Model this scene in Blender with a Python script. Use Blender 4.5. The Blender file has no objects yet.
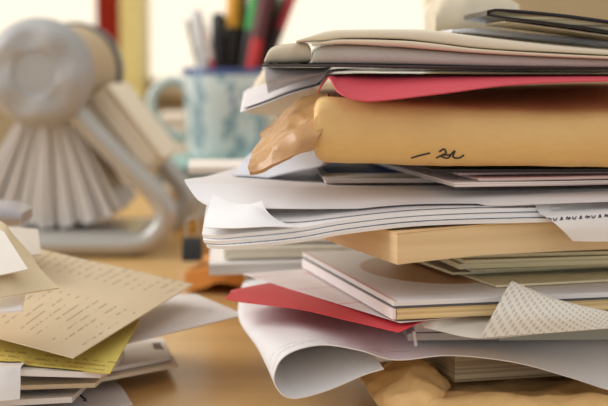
import bpy, bmesh, math, random
from mathutils import Vector, noise
from mathutils.bvhtree import BVHTree
random.seed(7)
SC = bpy.context.scene
COL = SC.collection
T = 0.74                      # height of the desk top
F = 1500.0                    # focal length in pixels of a 608 x 406 frame
PITCH = math.atan2(153.0, F)
CAM = Vector((0, 0, T + 0.1455))
PI = math.pi

# ------------------------------------------------------------------ camera
cd = bpy.data.cameras.new('camera')
cam = bpy.data.objects.new('camera', cd)
COL.objects.link(cam)
cam.location = CAM
cam.rotation_euler = (PI/2 - PITCH, 0, 0)
cd.sensor_width = 36.0
cd.lens = F * 36.0 / 608.0
cd.clip_start = 0.02
cd.dof.use_dof = True
cd.dof.focus_distance = 0.578
cd.dof.aperture_fstop = 11.5
SC.camera = cam

# ------------------------------------------------------------------ world: bright hazy daylight outside, dimmer indoors behind the viewer
W = bpy.data.worlds.new('World'); SC.world = W; W.use_nodes = True
wt = W.node_tree; wn = wt.nodes; wl = wt.links
wn.clear()
wo = wn.new('ShaderNodeOutputWorld'); wb = wn.new('ShaderNodeBackground')
tc = wn.new('ShaderNodeTexCoord'); sx = wn.new('ShaderNodeSeparateXYZ')
mr = wn.new('ShaderNodeMapRange'); mr.inputs['From Min'].default_value = -0.6; mr.inputs['From Max'].default_value = 0.8
mr.inputs['To Min'].default_value = 0.84; mr.inputs['To Max'].default_value = 1.25
wl.new(tc.outputs['Generated'], sx.inputs[0]); wl.new(sx.outputs['Y'], mr.inputs['Value'])
mc = wn.new('ShaderNodeMix'); mc.data_type = 'RGBA'
mc.inputs[6].default_value = (1.0, 0.985, 0.965, 1); mc.inputs[7].default_value = (1.0, 0.90, 0.74, 1)
m2 = wn.new('ShaderNodeMapRange'); m2.inputs['From Min'].default_value = 0.0; m2.inputs['From Max'].default_value = 0.9
wl.new(sx.outputs['Y'], m2.inputs['Value']); wl.new(m2.outputs[0], mc.inputs[0]); wl.new(mc.outputs[2], wb.inputs['Color'])
wl.new(mr.outputs[0], wb.inputs['Strength']); wl.new(wb.outputs[0], wo.inputs['Surface'])

def area(name, loc, target, size, power, col):
    l = bpy.data.lights.new(name, 'AREA'); l.shape = 'RECTANGLE'; l.size, l.size_y = size; l.energy = power; l.color = col
    o = bpy.data.objects.new(name, l); COL.objects.link(o); o.location = loc
    o.rotation_euler = (Vector(target) - Vector(loc)).to_track_quat('-Z', 'Y').to_euler()
    return o
area('side_window_light', (-1.6, 0.9, T + 1.0), (0, 0.7, T), (1.0, 1.2), 25, (1.0, 0.985, 0.97))

SC.view_settings.view_transform = 'Standard'
SC.view_settings.look = 'None'
SC.view_settings.exposure = 0.0
SC.view_settings.gamma = 1.0
SC.view_settings.use_curve_mapping = False

# ------------------------------------------------------------------ helpers
def lin(c):
    return tuple((v/255/12.92 if v/255 <= 0.04045 else ((v/255+0.055)/1.055)**2.4) for v in c)

def P(px, py, Y):
    """the point of the place at depth Y that is seen at (px, py)"""
    u, v = (px-304)/F, (203-py)/F
    d = Vector((u, math.cos(PITCH) + v*math.sin(PITCH), -math.sin(PITCH) + v*math.cos(PITCH)))
    return CAM + d * (Y/d.y)

def ray(px, py):
    return (P(px, py, 1.0) - CAM).normalized()

def L(x, y, z):
    """a point at height z above the desk top"""
    return Vector((x, y, T + z))

class G:
    """small wrapper for node graphs"""
    def __init__(s, name):
        s.m = bpy.data.materials.new(name); s.m.use_nodes = True
        s.t = s.m.node_tree; s.n = s.t.nodes; s.b = s.n['Principled BSDF']
    def node(s, typ, ins=None, **kw):
        n = s.n.new(typ)
        for k, v in kw.items(): setattr(n, k, v)
        for k, v in (ins or {}).items():
            if hasattr(v, 'is_output'): s.t.links.new(v, n.inputs[k])
            else: n.inputs[k].default_value = v
        return n
    def math(s, op, a, b=None, c=None):
        ins = {0: a}
        if b is not None: ins[1] = b
        if c is not None: ins[2] = c
        return s.node('ShaderNodeMath', ins, operation=op).outputs[0]
    def mix(s, f, a, b):
        n = s.n.new('ShaderNodeMix'); n.data_type = 'RGBA'
        for k, v in ((0, f), (6, a), (7, b)):
            if hasattr(v, 'is_output'): s.t.links.new(v, n.inputs[k])
            else: n.inputs[k].default_value = (*v, 1) if isinstance(v, tuple) and len(v) == 3 else v
        return n.outputs[2]
    def color(s, sock): s.t.links.new(sock, s.b.inputs['Base Color'])
    def bump(s, h, strength, dist=0.001):
        n = s.node('ShaderNodeBump', {'Height': h, 'Strength': strength, 'Distance': dist})
        s.t.links.new(n.outputs[0], s.b.inputs['Normal'])
    def obj(s): return s.node('ShaderNodeTexCoord').outputs['Object']
    def uv(s): return s.node('ShaderNodeTexCoord').outputs['UV']
    def noise(s, vec, scale, detail=3, stretch=None):
        if stretch: vec = s.node('ShaderNodeMapping', {'Vector': vec, 'Scale': stretch}).outputs[0]
        return s.node('ShaderNodeTexNoise', {'Vector': vec, 'Scale': scale, 'Detail': detail}).outputs[0]
    def between(s, v, lo, hi):
        return s.math('MULTIPLY', s.math('GREATER_THAN', v, lo), s.math('LESS_THAN', v, hi))

MATS = {}
def cached(f):
    def w(*a, **k):
        key = (f.__name__, a, tuple(sorted(k.items())))
        if key not in MATS: MATS[key] = f(*a, **k)
        return MATS[key]
    return w

@cached
def paper(c, rough=0.62, var=0.05, spec=0.3):
    g = G('paper'); n = g.noise(g.obj(), 60, 3)
    a = lin(c); b = tuple(v*(1-var*2) for v in a)
    g.color(g.mix(n, a, b)); g.b.inputs['Roughness'].default_value = rough
    g.b.inputs['Specular IOR Level'].default_value = spec
    g.bump(g.noise(g.obj(), 35, 2), 0.25, 0.002)
    return g.m

@cached
def printed(c, ink=(60, 55, 60), pitch=0.0042, word=0.006, height=0.34, amount=0.46, box=(0.0, 1.0, 0.0, 1.0), strength=0.75, rough=0.62, swap=False, blank=None):
    """paper with lines of small print laid out along the sheet"""
    g = G('printed_paper'); uv = g.node('ShaderNodeSeparateXYZ', {0: g.uv()})
    u, v = uv.outputs[0], uv.outputs[1]
    if swap: u, v = v, u
    row = g.math('DIVIDE', v, pitch); f = g.math('FRACT', row); idn = g.math('FLOOR', row)
    line = g.between(f, 0.3, 0.3 + height)
    pos = g.node('ShaderNodeCombineXYZ', {0: g.math('DIVIDE', u, word), 1: g.math('MULTIPLY', idn, 7.31), 2: 0.0}).outputs[0]
    w = g.math('GREATER_THAN', g.node('ShaderNodeTexNoise', {'Vector': pos, 'Scale': 1.0, 'Detail': 1.0}).outputs[0], amount)
    pos2 = g.node('ShaderNodeCombineXYZ', {0: g.math('DIVIDE', u, word*0.18), 1: g.math('MULTIPLY', row, 1.7), 2: 3.0}).outputs[0]
    ch = g.math('GREATER_THAN', g.node('ShaderNodeTexNoise', {'Vector': pos2, 'Scale': 1.0, 'Detail': 0.0}).outputs[0], 0.46)
    m = g.math('MULTIPLY', g.math('MULTIPLY', line, w), ch)
    m = g.math('MULTIPLY', m, g.math('MULTIPLY', g.between(u, box[0], box[1]), g.between(v, box[2], box[3])))
    if blank: m = g.math('MULTIPLY', m, g.math('SUBTRACT', 1.0, g.between(u, blank[0], blank[1])))
    m = g.math('MULTIPLY', m, strength)
    a = lin(c); n = g.noise(g.obj(), 60, 3)
    g.color(g.mix(m, g.mix(n, a, tuple(q*0.9 for q in a)), lin(ink)))
    g.b.inputs['Roughness'].default_value = rough; g.b.inputs['Specular IOR Level'].default_value = 0.3
    g.bump(g.noise(g.obj(), 35, 2), 0.25, 0.002)
    return g.m

@cached
def pages(c, c2, scale=700.0):
    """the cut edge of many pages"""
    g = G('page_edges'); n = g.noise(g.obj(), 1.0, 4, (6, 6, scale))
    r = g.node('ShaderNodeMapRange', {'Value': n, 'From Min': 0.35, 'From Max': 0.65}).outputs[0]
    g.color(g.mix(r, lin(c), lin(c2))); g.b.inputs['Roughness'].default_value = 0.8
    g.bump(n, 0.35, 0.0006)
    return g.m

@cached
def kraft(c, c2, rough=0.5, shine=0.35):
    g = G('kraft_paper'); o = g.obj()
    n = g.noise(o, 22, 4); n2 = g.noise(o, 190, 4, (1, 1, 2.5))
    g.color(g.mix(g.math('ADD', g.math('MULTIPLY', n, 0.7), g.math('MULTIPLY', n2, 0.35)), lin(c), lin(c2)))
    g.b.inputs['Roughness'].default_value = rough; g.b.inputs['Specular IOR Level'].default_value = shine
    g.bump(g.math('ADD', g.noise(o, 90, 3), g.math('MULTIPLY', n2, 0.4)), 0.35, 0.0015)
    return g.m

@cached
def plain(c, rough=0.5, metal=0.0, spec=0.5):
    g = G('plain'); n = g.noise(g.obj(), 40, 2); a = lin(c)
    g.color(g.mix(n, a, tuple(v*0.88 for v in a)))
    g.b.inputs['Roughness'].default_value = rough; g.b.inputs['Metallic'].default_value = metal
    g.b.inputs['Specular IOR Level'].default_value = spec
    return g.m

@cached
def clear_plastic(tint=(235, 238, 240), alpha=0.35):
    g = G('clear_plastic')
    g.b.inputs['Base Color'].default_value = (*lin(tint), 1); g.b.inputs['Roughness'].default_value = 0.08
    g.b.inputs['Alpha'].default_value = alpha
    return g.m

def link(o, parent):
    COL.objects.link(o)
    if parent is not None: o.parent = parent
    return o

def tag(o, label=None, cat=None, group=None, kind=None):
    if label: o['label'] = label
    if cat: o['category'] = cat
    if group: o['group'] = group
    if kind: o['kind'] = kind
    return o

def thing(name, loc, label, cat, group=None, rz=0.0):
    e = bpy.data.objects.new(name, None); COL.objects.link(e)
    e.location = loc; e.rotation_euler = (0, 0, rz); e.empty_display_size = 0.02
    bpy.context.view_layer.update()
    return tag(e, label, cat, group)

def mesh(name, verts, faces, mats, parent=None, idx=None, uvs=None, smooth=True, local=False):
    me = bpy.data.meshes.new(name)
    vs = [Vector(v) for v in verts]
    if parent is not None and not local:
        inv = parent.matrix_world.inverted(); vs = [inv @ v for v in vs]
    c = Vector((0, 0, 0))
    if parent is None:                                     # put the origin at the middle of the base
        xs = [v.x for v in vs]; ys = [v.y for v in vs]; zs = [v.z for v in vs]
        c = Vector(((min(xs)+max(xs))/2, (min(ys)+max(ys))/2, min(zs)))
        vs = [v - c for v in vs]
    me.from_pydata([tuple(v) for v in vs], [], faces)
    for m in (mats if isinstance(mats, (list, tuple)) else [mats]): me.materials.append(m)
    if uvs:
        ul = me.uv_layers.new(name='UVMap')
        for lp in me.loops: ul.data[lp.index].uv = uvs[lp.vertex_index]
    for i, p in enumerate(me.polygons):
        p.use_smooth = smooth
        if idx: p.material_index = idx[i]
    bm = bmesh.new(); bm.from_mesh(me); bmesh.ops.recalc_face_normals(bm, faces=bm.faces)
    if smooth:
        for e in bm.edges:
            if len(e.link_faces) == 2 and e.calc_face_angle(0) > math.radians(48): e.smooth = False
    bm.to_mesh(me); bm.free()
    o = bpy.data.objects.new(name, me); link(o, parent)
    if parent is None: o.location = c
    return o

def spline(pts, n):
    """n points along a smooth curve through pts"""
    pts = [Vector(p) for p in pts]
    if len(pts) == 2: return [pts[0].lerp(pts[1], i/(n-1)) for i in range(n)]
    ln = [0.0]
    for a, b in zip(pts, pts[1:]): ln.append(ln[-1] + max((b-a).length, 1e-6)**0.5)
    out = []
    for i in range(n):
        s = ln[-1]*i/(n-1); k = 0
        while k < len(pts)-2 and ln[k+1] < s: k += 1
        t = (s-ln[k])/(ln[k+1]-ln[k])
        p1, p2 = pts[k], pts[k+1]; h = ln[k+1]-ln[k]
        m1 = (p2-pts[k-1])*(h/(ln[k+1]-ln[k-1])) if k > 0 else (p2-p1)
        m2 = (pts[k+2]-p1)*(h/(ln[k+2]-ln[k])) if k+2 < len(pts) else (p2-p1)
        t2, t3 = t*t, t*t*t
        out.append(p1*(2*t3-3*t2+1) + m1*(t3-2*t2+t) + p2*(-2*t3+3*t2) + m2*(t3-t2))
    return out

def grid_normals(g):
    n, m = len(g[0]), len(g)
    out = []
    for j in range(m):
        r = []
        for i in range(n):
            du = g[j][min(i+1, n-1)] - g[j][max(i-1, 0)]
            dv = g[min(j+1, m-1)][i] - g[max(j-1, 0)][i]
            k = du.cross(dv)
            r.append(k.normalized() if k.length > 1e-12 else Vector((0, 0, 1)))
        out.append(r)
    return out

def crumpled(p, amp, scale, seed=0.0):
    q = p*scale + Vector((seed*3.1, seed*1.7, seed))
    a = 1 - 2*abs(noise.noise(q)); b = 1 - 2*abs(noise.noise(q*2.3 + Vector((9, 2, 5))))
    v = noise.voronoi(q*1.3)[0]
    return amp*(a*0.35 + b*0.2 + (v[0]*1.1) - 0.75)

def loft(name, rows, mat, t=0.0004, n=36, m=14, parent=None, edge=None, crumple=None, down=False):
    """a sheet of thickness t through rows of points, the front row first, each row from one side to the other"""
    rr = [spline(r, n) for r in rows]
    cols = [spline([r[i] for r in rr], m) for i in range(n)]
    g = [[cols[i][j] for i in range(n)] for j in range(m)]
    nn = grid_normals(g)
    if crumple:
        for j in range(m):
            for i in range(n): g[j][i] = g[j][i] + nn[j][i]*crumpled(g[j][i], *crumple)
        nn = grid_normals(g)
    top = [p for r in g for p in r]
    bot = [g[j][i] - (Vector((0, 0, 1)) if down else nn[j][i])*t for j in range(m) for i in range(n)]
    lu = sum((g[m//2][i+1]-g[m//2][i]).length for i in range(n-1)); lv = sum((g[j+1][n//2]-g[j][n//2]).length for j in range(m-1))
    uvs = [(lu*i/(n-1), lv*j/(m-1)) for j in range(m) for i in range(n)]*2
    N = n*m; f = []; idx = []
    for j in range(m-1):
        for i in range(n-1):
            a = j*n+i; f.append((a, a+1, a+n+1, a+n)); f.append((N+a, N+a+n, N+a+n+1, N+a+1)); idx += [0, 0]
    rim = [i for i in range(n)] + [j*n+n-1 for j in range(1, m)] + [(m-1)*n+i for i in range(n-2, -1, -1)] + [j*n for j in range(m-2, 0, -1)]
    for a, b in zip(rim, rim[1:]+rim[:1]): f.append((a, N+a, N+b, b)); idx.append(1 if edge else 0)
    return mesh(name, top+bot, f, [mat, edge] if edge else mat, parent, idx, uvs)

def rect(c, rot, w, d, z, nx=5, ny=4, dz=None):
    """rows of a rectangle lying at height z: c its near corner, rot in degrees"""
    a = math.radians(rot); ux = Vector((math.cos(a), math.sin(a), 0)); uy = Vector((-math.sin(a), math.cos(a), 0))
    rows = []
    for j in range(ny):
        r = []
        for i in range(nx):
            s, q = w*i/(nx-1), d*j/(ny-1)
            p = L(c[0], c[1], z) + ux*s + uy*q
            if dz: p.z += dz(s, q)
            r.append(p)
        rows.append(r)
    return rows

def slab(name, c, rot, w, d, z0, z1, mat, parent=None, edge=None, dz=None, crumple=None, n=24, m=12):
    return loft(name, rect(c, rot, w, d, z1, 9, 7, dz), mat, z1-z0, n, m, parent, edge, crumple, down=True)

def rings(name, rs, mat, parent=None, n=40, crumple=None, k=None):
    """a closed body through rings of equal point count, capped at both ends"""
    K = len(rs[0])
    lines = [spline([r[i] for r in rs], n) for i in range(K)]
    V = []
    for s in range(n):
        ring = [lines[i][s] for i in range(K)]
        if crumple:
            c = sum(ring, Vector((0, 0, 0)))/K
            ring = [p + (p-c).normalized()*crumpled(p, *crumple) for p in ring]
        V += ring
    f = []
    for s in range(n-1):
        for i in range(K):
            a, b = s*K+i, s*K+(i+1) % K
            f.append((a, b, b+K, a+K))
    f.append(tuple(range(K))); f.append(tuple((n-1)*K+i for i in range(K)))
    uvs = [(0.25*s/(n-1), 0.25*i/K) for s in range(n) for i in range(K)]
    return mesh(name, V, f, mat, parent, None, uvs)

def folded(name, lst, Y, depth, mat, parent=None, n=36, square=False, crumple=None, lift=0.0):
    """a folded paper body: lst of (px, y of its upper, y of its lower front edge) at depth Y, running back"""
    rs = []
    for px, yt, yb in lst:
        a, b = P(px, yt, Y), P(px, yb, Y)
        zt, zb, x = a.z, b.z, a.x; h = (zt-zb)/2; zm = (zt+zb)/2
        ring = []
        if square: ring += [(x, Y, zb), (x, Y-0.0003, zm), (x, Y, zt)]
        else:
            for q in range(7):
                an = -PI/2 + PI*q/6
                ring.append((x, Y + h*0.8*(1-math.cos(an)), zm + h*math.sin(an)))
        ring += [(x, Y+depth*0.3, zt+lift*0.3), (x, Y+depth*0.65, zt+lift*0.65), (x, Y+depth, zt+lift), (x, Y+depth, zb+lift), (x, Y+depth*0.65, zb+lift*0.65), (x, Y+depth*0.3, zb+lift*0.3)]
        rs.append([Vector(p) for p in ring])
    return rings(name, rs, mat, parent, n, crumple)

def tube(name, pts, r, mat, parent=None, seg=10, n=None, local=False, flat=1.0, closed=False):
    pts = [Vector(p) for p in pts]
    if n: pts = spline(pts, n)
    R = r if isinstance(r, (list, tuple)) else [r]*len(pts)
    V = []; up = None
    for i, p in enumerate(pts):
        d = (pts[min(i+1, len(pts)-1)] - pts[max(i-1, 0)]).normalized()
        if up is None: up = Vector((0, 0, 1)) if abs(d.z) < 0.9 else Vector((0, 1, 0))
        s = d.cross(up).normalized(); up = s.cross(d).normalized()
        for k in range(seg):
            a = 2*PI*k/seg; V.append(p + s*math.cos(a)*R[i] + up*math.sin(a)*R[i]*flat)
    f = [(i*seg+k, i*seg+(k+1) % seg, (i+1)*seg+(k+1) % seg, (i+1)*seg+k) for i in range(len(pts)-1) for k in range(seg)]
    f += [tuple(range(seg)), tuple((len(pts)-1)*seg+k for k in range(seg))]
    return mesh(name, V, f, mat, parent, local=local)

def lathe(name, prof, mat, parent, seg=48, local=True, axis='z'):
    """prof: (radius, height) pairs round the local axis"""
    V = []
    for r, h in prof:
        for k in range(seg):
            a = 2*PI*k/seg
            V.append((r*math.cos(a), r*math.sin(a), h) if axis == 'z' else (r*math.cos(a), h, r*math.sin(a)))
    f = [(i*seg+k, i*seg+(k+1) % seg, (i+1)*seg+(k+1) % seg, (i+1)*seg+k) for i in range(len(prof)-1) for k in range(seg)]
    return mesh(name, V, f, mat, parent, local=local)

def box(name, lo, hi, mat, parent=None, bevel=0.0, local=False):
    x0, y0, z0 = lo; x1, y1, z1 = hi
    V = [(x0, y0, z0), (x1, y0, z0), (x1, y1, z0), (x0, y1, z0), (x0, y0, z1), (x1, y0, z1), (x1, y1, z1), (x0, y1, z1)]
    f = [(0, 3, 2, 1), (4, 5, 6, 7), (0, 1, 5, 4), (1, 2, 6, 5), (2, 3, 7, 6), (3, 0, 4, 7)]
    o = mesh(name, V, f, mat, parent, smooth=False, local=local)
    if bevel:
        b = o.modifiers.new('soft_edges', 'BEVEL'); b.width = bevel; b.segments = 2
    return o

def on_surface(o, pix, lift=0.0003):
    """points on the surface of o where the given pixels meet it"""
    bpy.context.view_layer.update()
    mw = o.matrix_world; me = o.data
    bv = BVHTree.FromPolygons([mw @ v.co for v in me.vertices], [tuple(p.vertices) for p in me.polygons])
    out = []
    for px, py in pix:
        h = bv.ray_cast(CAM, ray(px, py))
        if h[0] is not None: out.append(h[0] - ray(px, py)*lift)
    return out

def ink(o, strokes, r, mat, name='handwriting', parent=None):
    """pen strokes on the surface of o as one mesh"""
    V = []; f = []; seg = 5
    for st in strokes:
        pts = on_surface(o, st)
        if len(pts) < 2: continue
        pts = spline(pts, max(6, 4*len(pts))); b0 = len(V)
        for i, p in enumerate(pts):
            d = (pts[min(i+1, len(pts)-1)]-pts[max(i-1, 0)]).normalized()
            s = d.cross(Vector((0.1, -1, 0.3))).normalized(); u = s.cross(d)
            for k in range(seg):
                a = 2*PI*k/seg; V.append(p + s*math.cos(a)*r + u*math.sin(a)*r*0.5)
        f += [(b0+i*seg+k, b0+i*seg+(k+1) % seg, b0+(i+1)*seg+(k+1) % seg, b0+(i+1)*seg+k) for i in range(len(pts)-1) for k in range(seg)]
    return mesh(name, V, f, mat, parent)

def settle(o, lowers, gap=0.00025, reach=0.006):
    """lift the sheet o, where needed, so that it rests on the things in lowers instead of cutting them"""
    bpy.context.view_layer.update()
    trees = []
    for w in lowers:
        for q in ([w] if w.type == 'MESH' else []) + [c for c in w.children_recursive if c.type == 'MESH']:
            trees.append(BVHTree.FromPolygons([q.matrix_world @ v.co for v in q.data.vertices], [tuple(p.vertices) for p in q.data.polygons]))
    mw = o.matrix_world; vs = o.data.vertices; N = len(vs)//2
    lift = []
    for i in range(N):
        a, b = mw @ vs[i].co, mw @ vs[i+N].co; z = min(a.z, b.z); need = 0.0
        for t in trees:
            for p in (a, b):
                h = t.ray_cast(Vector((p.x, p.y, z + reach)), Vector((0, 0, -1)), reach*2)
                if h[0] is not None and h[0].z + gap - z > need: need = h[0].z + gap - z
        lift.append(need)
    for i in range(N):
        vs[i].co.z += lift[i]; vs[i+N].co.z += lift[i]
    o.data.update()

# ------------------------------------------------------------------ the setting
g = G('wall_paint'); g.color(g.mix(g.noise(g.obj(), 8, 3), lin((178, 158, 122)), lin((160, 140, 106)))); g.b.inputs['Roughness'].default_value = 0.85
WALL = g.m
g = G('floor_boards'); o_ = g.obj(); g.color(g.mix(g.noise(o_, 6, 4, (1, 9, 1)), lin((120, 84, 52)), lin((150, 108, 70)))); g.b.inputs['Roughness'].default_value = 0.5
FLOORM = g.m
def struct(name, lo, hi, mat, parent=None): return tag(box(name, lo, hi, mat, parent), kind='structure')
WY = 2.0
struct('floor', (-2.5, -1.5, -0.05), (2.5, WY+0.12, 0), FLOORM)
sill_z = T + 0.1455 - 30/F*WY
struct('wall_back_low', (-2.5, WY, 0), (2.5, WY+0.12, sill_z-0.02), WALL)
xr = (437-304)/F*WY; xl = -1.2
struct('wall_back_right', (xr, WY, sill_z-0.02), (2.5, WY+0.12, 2.6), WALL)
struct('wall_back_left', (-2.5, WY, sill_z-0.02), (xl, WY+0.12, 2.6), WALL)
struct('wall_back_high', (xl, WY, 2.1), (xr, WY+0.12, 2.6), WALL)
struct('trim_1', (xl-0.03, WY-0.02, sill_z-0.02), (xr+0.0, WY+0.12, sill_z), plain((190, 168, 128), 0.6))
YEL = plain((214, 196, 124), 0.5)
win = thing('window_1', (0, WY, sill_z), None, None); win['kind'] = 'structure'
x0, x1, x2 = (97-304)/F*(WY-.05), (121-304)/F*(WY-.05), (143-304)/F*(WY-.05)
tag(box('mullion', (x1, WY-0.05, sill_z), (x2, WY+0.05, 2.1), YEL, win), kind='structure')
tag(box('frame', (xl, WY+0.01, sill_z), (xl+0.04, WY+0.05, 2.1), YEL, win), kind='structure')
tag(box('frame', (xr-0.012, WY+0.01, sill_z), (xr, WY+0.05, 2.1), plain((225, 205, 160), 0.5), win), kind='structure')
g = G('window_glass'); g.n.remove(g.b)
tr = g.node('ShaderNodeBsdfTransparent', {'Color': (1, 0.99, 0.97, 1)}); gl = g.node('ShaderNodeBsdfGlossy', {'Roughness': 0.02})
fr = g.node('ShaderNodeFresnel', {'IOR': 1.2}); mx = g.node('ShaderNodeMixShader', {0: fr.outputs[0], 1: tr.outputs[0], 2: gl.outputs[0]})
g.t.links.new(mx.outputs[0], g.n['Material Output'].inputs['Surface'])
for a, b in ((xl+0.04, x0), (x2, xr-0.012)):
    tag(box('pane', (a, WY+0.028, sill_z), (b, WY+0.032, 2.1), g.m, win), kind='structure')
# post below the mullion down the wall
struct('trim_2', (x1, WY-0.05, T-0.3), (x2, WY-0.001, sill_z-0.001), YEL)
cu = rings('curtain', [[Vector((x0 + (x1-x0)*k/8, WY-0.045 + 0.012*(k % 2), z)) for k in range(9)] + [Vector((x0 + (x1-x0)*k/8, WY-0.025 + 0.012*(k % 2), z)) for k in range(8, -1, -1)] for z in (sill_z+0.001, 1.4, 2.05)], plain((196, 66, 40), 0.8), n=6)
tag(cu, 'narrow dark red curtain hanging against the yellow window post', 'curtain')
# desk
g = G('varnished_wood'); o_ = g.obj()
n1 = g.noise(o_, 3.0, 5, (1.2, 14, 1)); n2 = g.noise(o_, 14, 3, (1, 8, 1))
g.color(g.mix(g.math('ADD', g.math('MULTIPLY', n1, 0.7), g.math('MULTIPLY', n2, 0.3)), lin((182, 136, 78)), lin((228, 188, 124))))
g.b.inputs['Roughness'].default_value = 0.30; g.b.inputs['Specular IOR Level'].default_value = 0.5
g.bump(n2, 0.08, 0.001); WOOD = g.m
desk = thing('desk', (0, 1.0, 0), 'varnished honey coloured wooden desk under all the papers', 'desk')
box('desktop', (-0.85, 0.28, T-0.03), (0.85, 1.9, T), WOOD, desk, 0.003)
for a in (-0.8, 0.8):
    for b in (0.33, 1.85): box('leg', (a-0.03, b-0.03, 0), (a+0.03, b+0.03, T-0.03), WOOD, desk, 0.002)
WHITE = (232, 230, 230)

# ------------------------------------------------------------------ rotary card file behind on the desk
SIL = plain((180, 177, 170), 0.26, 0.35)
SILK = plain((168, 167, 165), 0.40, 0.0)
fx = (42-304)/F*1.05
rf = thing('rotary_card_file', L(fx+0.004, 1.10, 0), 'silver rotary card file with round knob and fanned white cards', 'card file', rz=math.radians(-3.5))
HZ = 0.130; HL = 0.05
def knob(name, y0, sgn, r, mat):
    V = []; seg = 80; rad = [0, .2, .36, .40, .43, .5, .6, .7, .8, .88, .94, .98, 1.0]
    for q in rad:
        for k in range(seg):
            a = 2*PI*k/seg
            h = 0.013*(1 - max(0, (q-0.72)/0.28)**2.4)
            if q < 0.41: h -= 0.0015
            if 0.42 < q < 0.95: h += 0.0017*max(0, math.sin(PI*(q-0.42)/0.53))*(math.cos(5*a+0.9))
            V.append((r*q*math.cos(a), y0 + sgn*h, HZ + r*q*math.sin(a)))
    for k in range(seg):
        a = 2*PI*k/seg; V.append((r*math.cos(a), y0 - sgn*0.008, HZ + r*math.sin(a)))
    R = len(rad)+1
    f = [(i*seg+k, i*seg+(k+1) % seg, (i+1)*seg+(k+1) % seg, (i+1)*seg+k) for i in range(R-1) for k in range(seg)]
    f.append(tuple((R-1)*seg+k for k in range(seg)))
    return mesh(name, V, f, mat, rf, local=True)
tag(knob('knob', -HL-0.012, -1, 0.0380, SILK), 'near round silver knob')
tag(knob('knob', HL+0.012, 1, 0.037, plain((96, 100, 106), 0.4)), 'far dark grey knob')
dr = lathe('drum', [(0.0, -HL+0.008)] + [(0.033 + 0.0015*(k % 2), -HL + 0.008 + k*0.008) for k in range(13)] + [(0.0, HL+0.004)], plain((196, 174, 140), 0.6), rf, axis='y')
dr.data.transform(__import__('mathutils').Matrix.Translation((0, 0, HZ)))
cm = [paper((208, 206, 204)), paper((242, 230, 206))]
def card_mesh(mat, w, l):
    V = []
    for y in (-0.035, 0.041):
        for r_, hw in ((0.033, 0.5), (l, 1.0)):
            for s in (-1, 1): V.append((s*w*hw/2, y, -r_))
    f = [(0, 1, 3, 2), (4, 6, 7, 5), (0, 4, 5, 1), (2, 3, 7, 6), (0, 2, 6, 4), (1, 5, 7, 3)]
    me = bpy.data.meshes.new('index_card'); me.from_pydata(V, [], f); me.materials.append(mat); return me
variants = [card_mesh(cm[0], 0.0044, 0.1105), card_mesh(cm[0], 0.0038, 0.1085), card_mesh(cm[0], 0.0048, 0.1115)]
side = [card_mesh(cm[1], 0.0030, 0.098), card_mesh(cm[1], 0.0022, 0.094)]
def cards(angs, ms):
    for k, a in enumerate(angs):
        c = bpy.data.objects.new('index_card', ms[k % len(ms)]); link(c, rf)
        c.location = (0, random.uniform(-0.004, 0.004), HZ); c.rotation_euler = (0, -math.radians(a), 0)
cards([-31 + k*2.6 + random.uniform(-.6, .6) for k in range(23)], variants)
for k in range(13):                                   # a block of cards leaning together at the side
    c = bpy.data.objects.new('index_card', side[k % 2]); link(c, rf); a = math.radians(37); off = 0.0285 - k*0.0026
    c.location = (off*math.cos(a), random.uniform(-0.002, 0.002), HZ + off*math.sin(a)); c.rotation_euler = (0, -a - random.uniform(-.01, .01), 0)
for y in (-HL+0.003, HL+0.008):
    rt = [(0.004, y, HZ-0.004), (0.028, y, HZ-0.034), (0.055, y, HZ-0.062), (0.077, y, HZ-0.083), (0.0855, y, 0.033), (0.081, y, 0.019), (0.067, y, 0.010), (0.03, y, 0.0085), (-0.03, y, 0.0085), (-0.075, y, 0.0085)]
    tube('frame', rt, 0.0080, SIL, rf, 12, 60, local=True)
box('base_plate', (-0.07, -HL+0.001, 0.001), (0.066, HL, 0.0175), SIL, rf, 0.002, local=True)

# ------------------------------------------------------------------ mug of pens on a book and a box
bx = thing('cardboard_box', L(-0.045, 1.25, 0), 'small yellow cardboard box on the desk beneath the teal book', 'box')
box('carton', (-0.106, 1.19, T), (0.02, 1.33, T+0.041), kraft((216, 168, 84), (188, 132, 58)), bx, 0.002)
box('label', (-0.098, 1.1893, T+0.012), (-0.07, 1.1899, T+0.03), paper((206, 200, 186)), bx)
bk = thing('book', L(-0.05, 1.25, 0.0412), 'teal book lying flat on the yellow box under the mug', 'book')
box('cover', (-0.122, 1.18, T+0.0412), (0.025, 1.335, T+0.0432), plain((128, 176, 170), 0.5), bk, 0.0005)
box('pages', (-0.117, 1.183, T+0.0433), (0.022, 1.33, T+0.0515), pages((186, 192, 184), (166, 170, 160)), bk)
box('cover', (-0.122, 1.18, T+0.0516), (0.025, 1.335, T+0.0536), plain((150, 192, 184), 0.5), bk, 0.0005)
MX, MY, MZ = (228-304)/F*1.26, 1.26, 0.0538
mug = thing('mug', L(MX, MY, MZ), 'pale blue patterned ceramic mug full of pens and markers', 'mug')
g = G('glazed_ceramic'); o_ = g.obj(); xyz = g.node('ShaderNodeSeparateXYZ', {0: o_})
blot = g.math('GREATER_THAN', g.noise(o_, 62, 3, (1, 1, 0.8)), 0.55)
blue = g.math('GREATER_THAN', g.noise(o_, 30, 1, (1, 1, 0.5)), 0.66)
base = g.mix(blot, lin((200, 209, 205)), lin((140, 164, 170)))
base = g.mix(blue, base, lin((84, 112, 160)))
band = g.math('GREATER_THAN', xyz.outputs[2], 0.0715)
g.color(g.mix(band, base, lin((62, 78, 128)))); g.b.inputs['Roughness'].default_value = 0.18
CER = g.m
H = 0.0770
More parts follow.
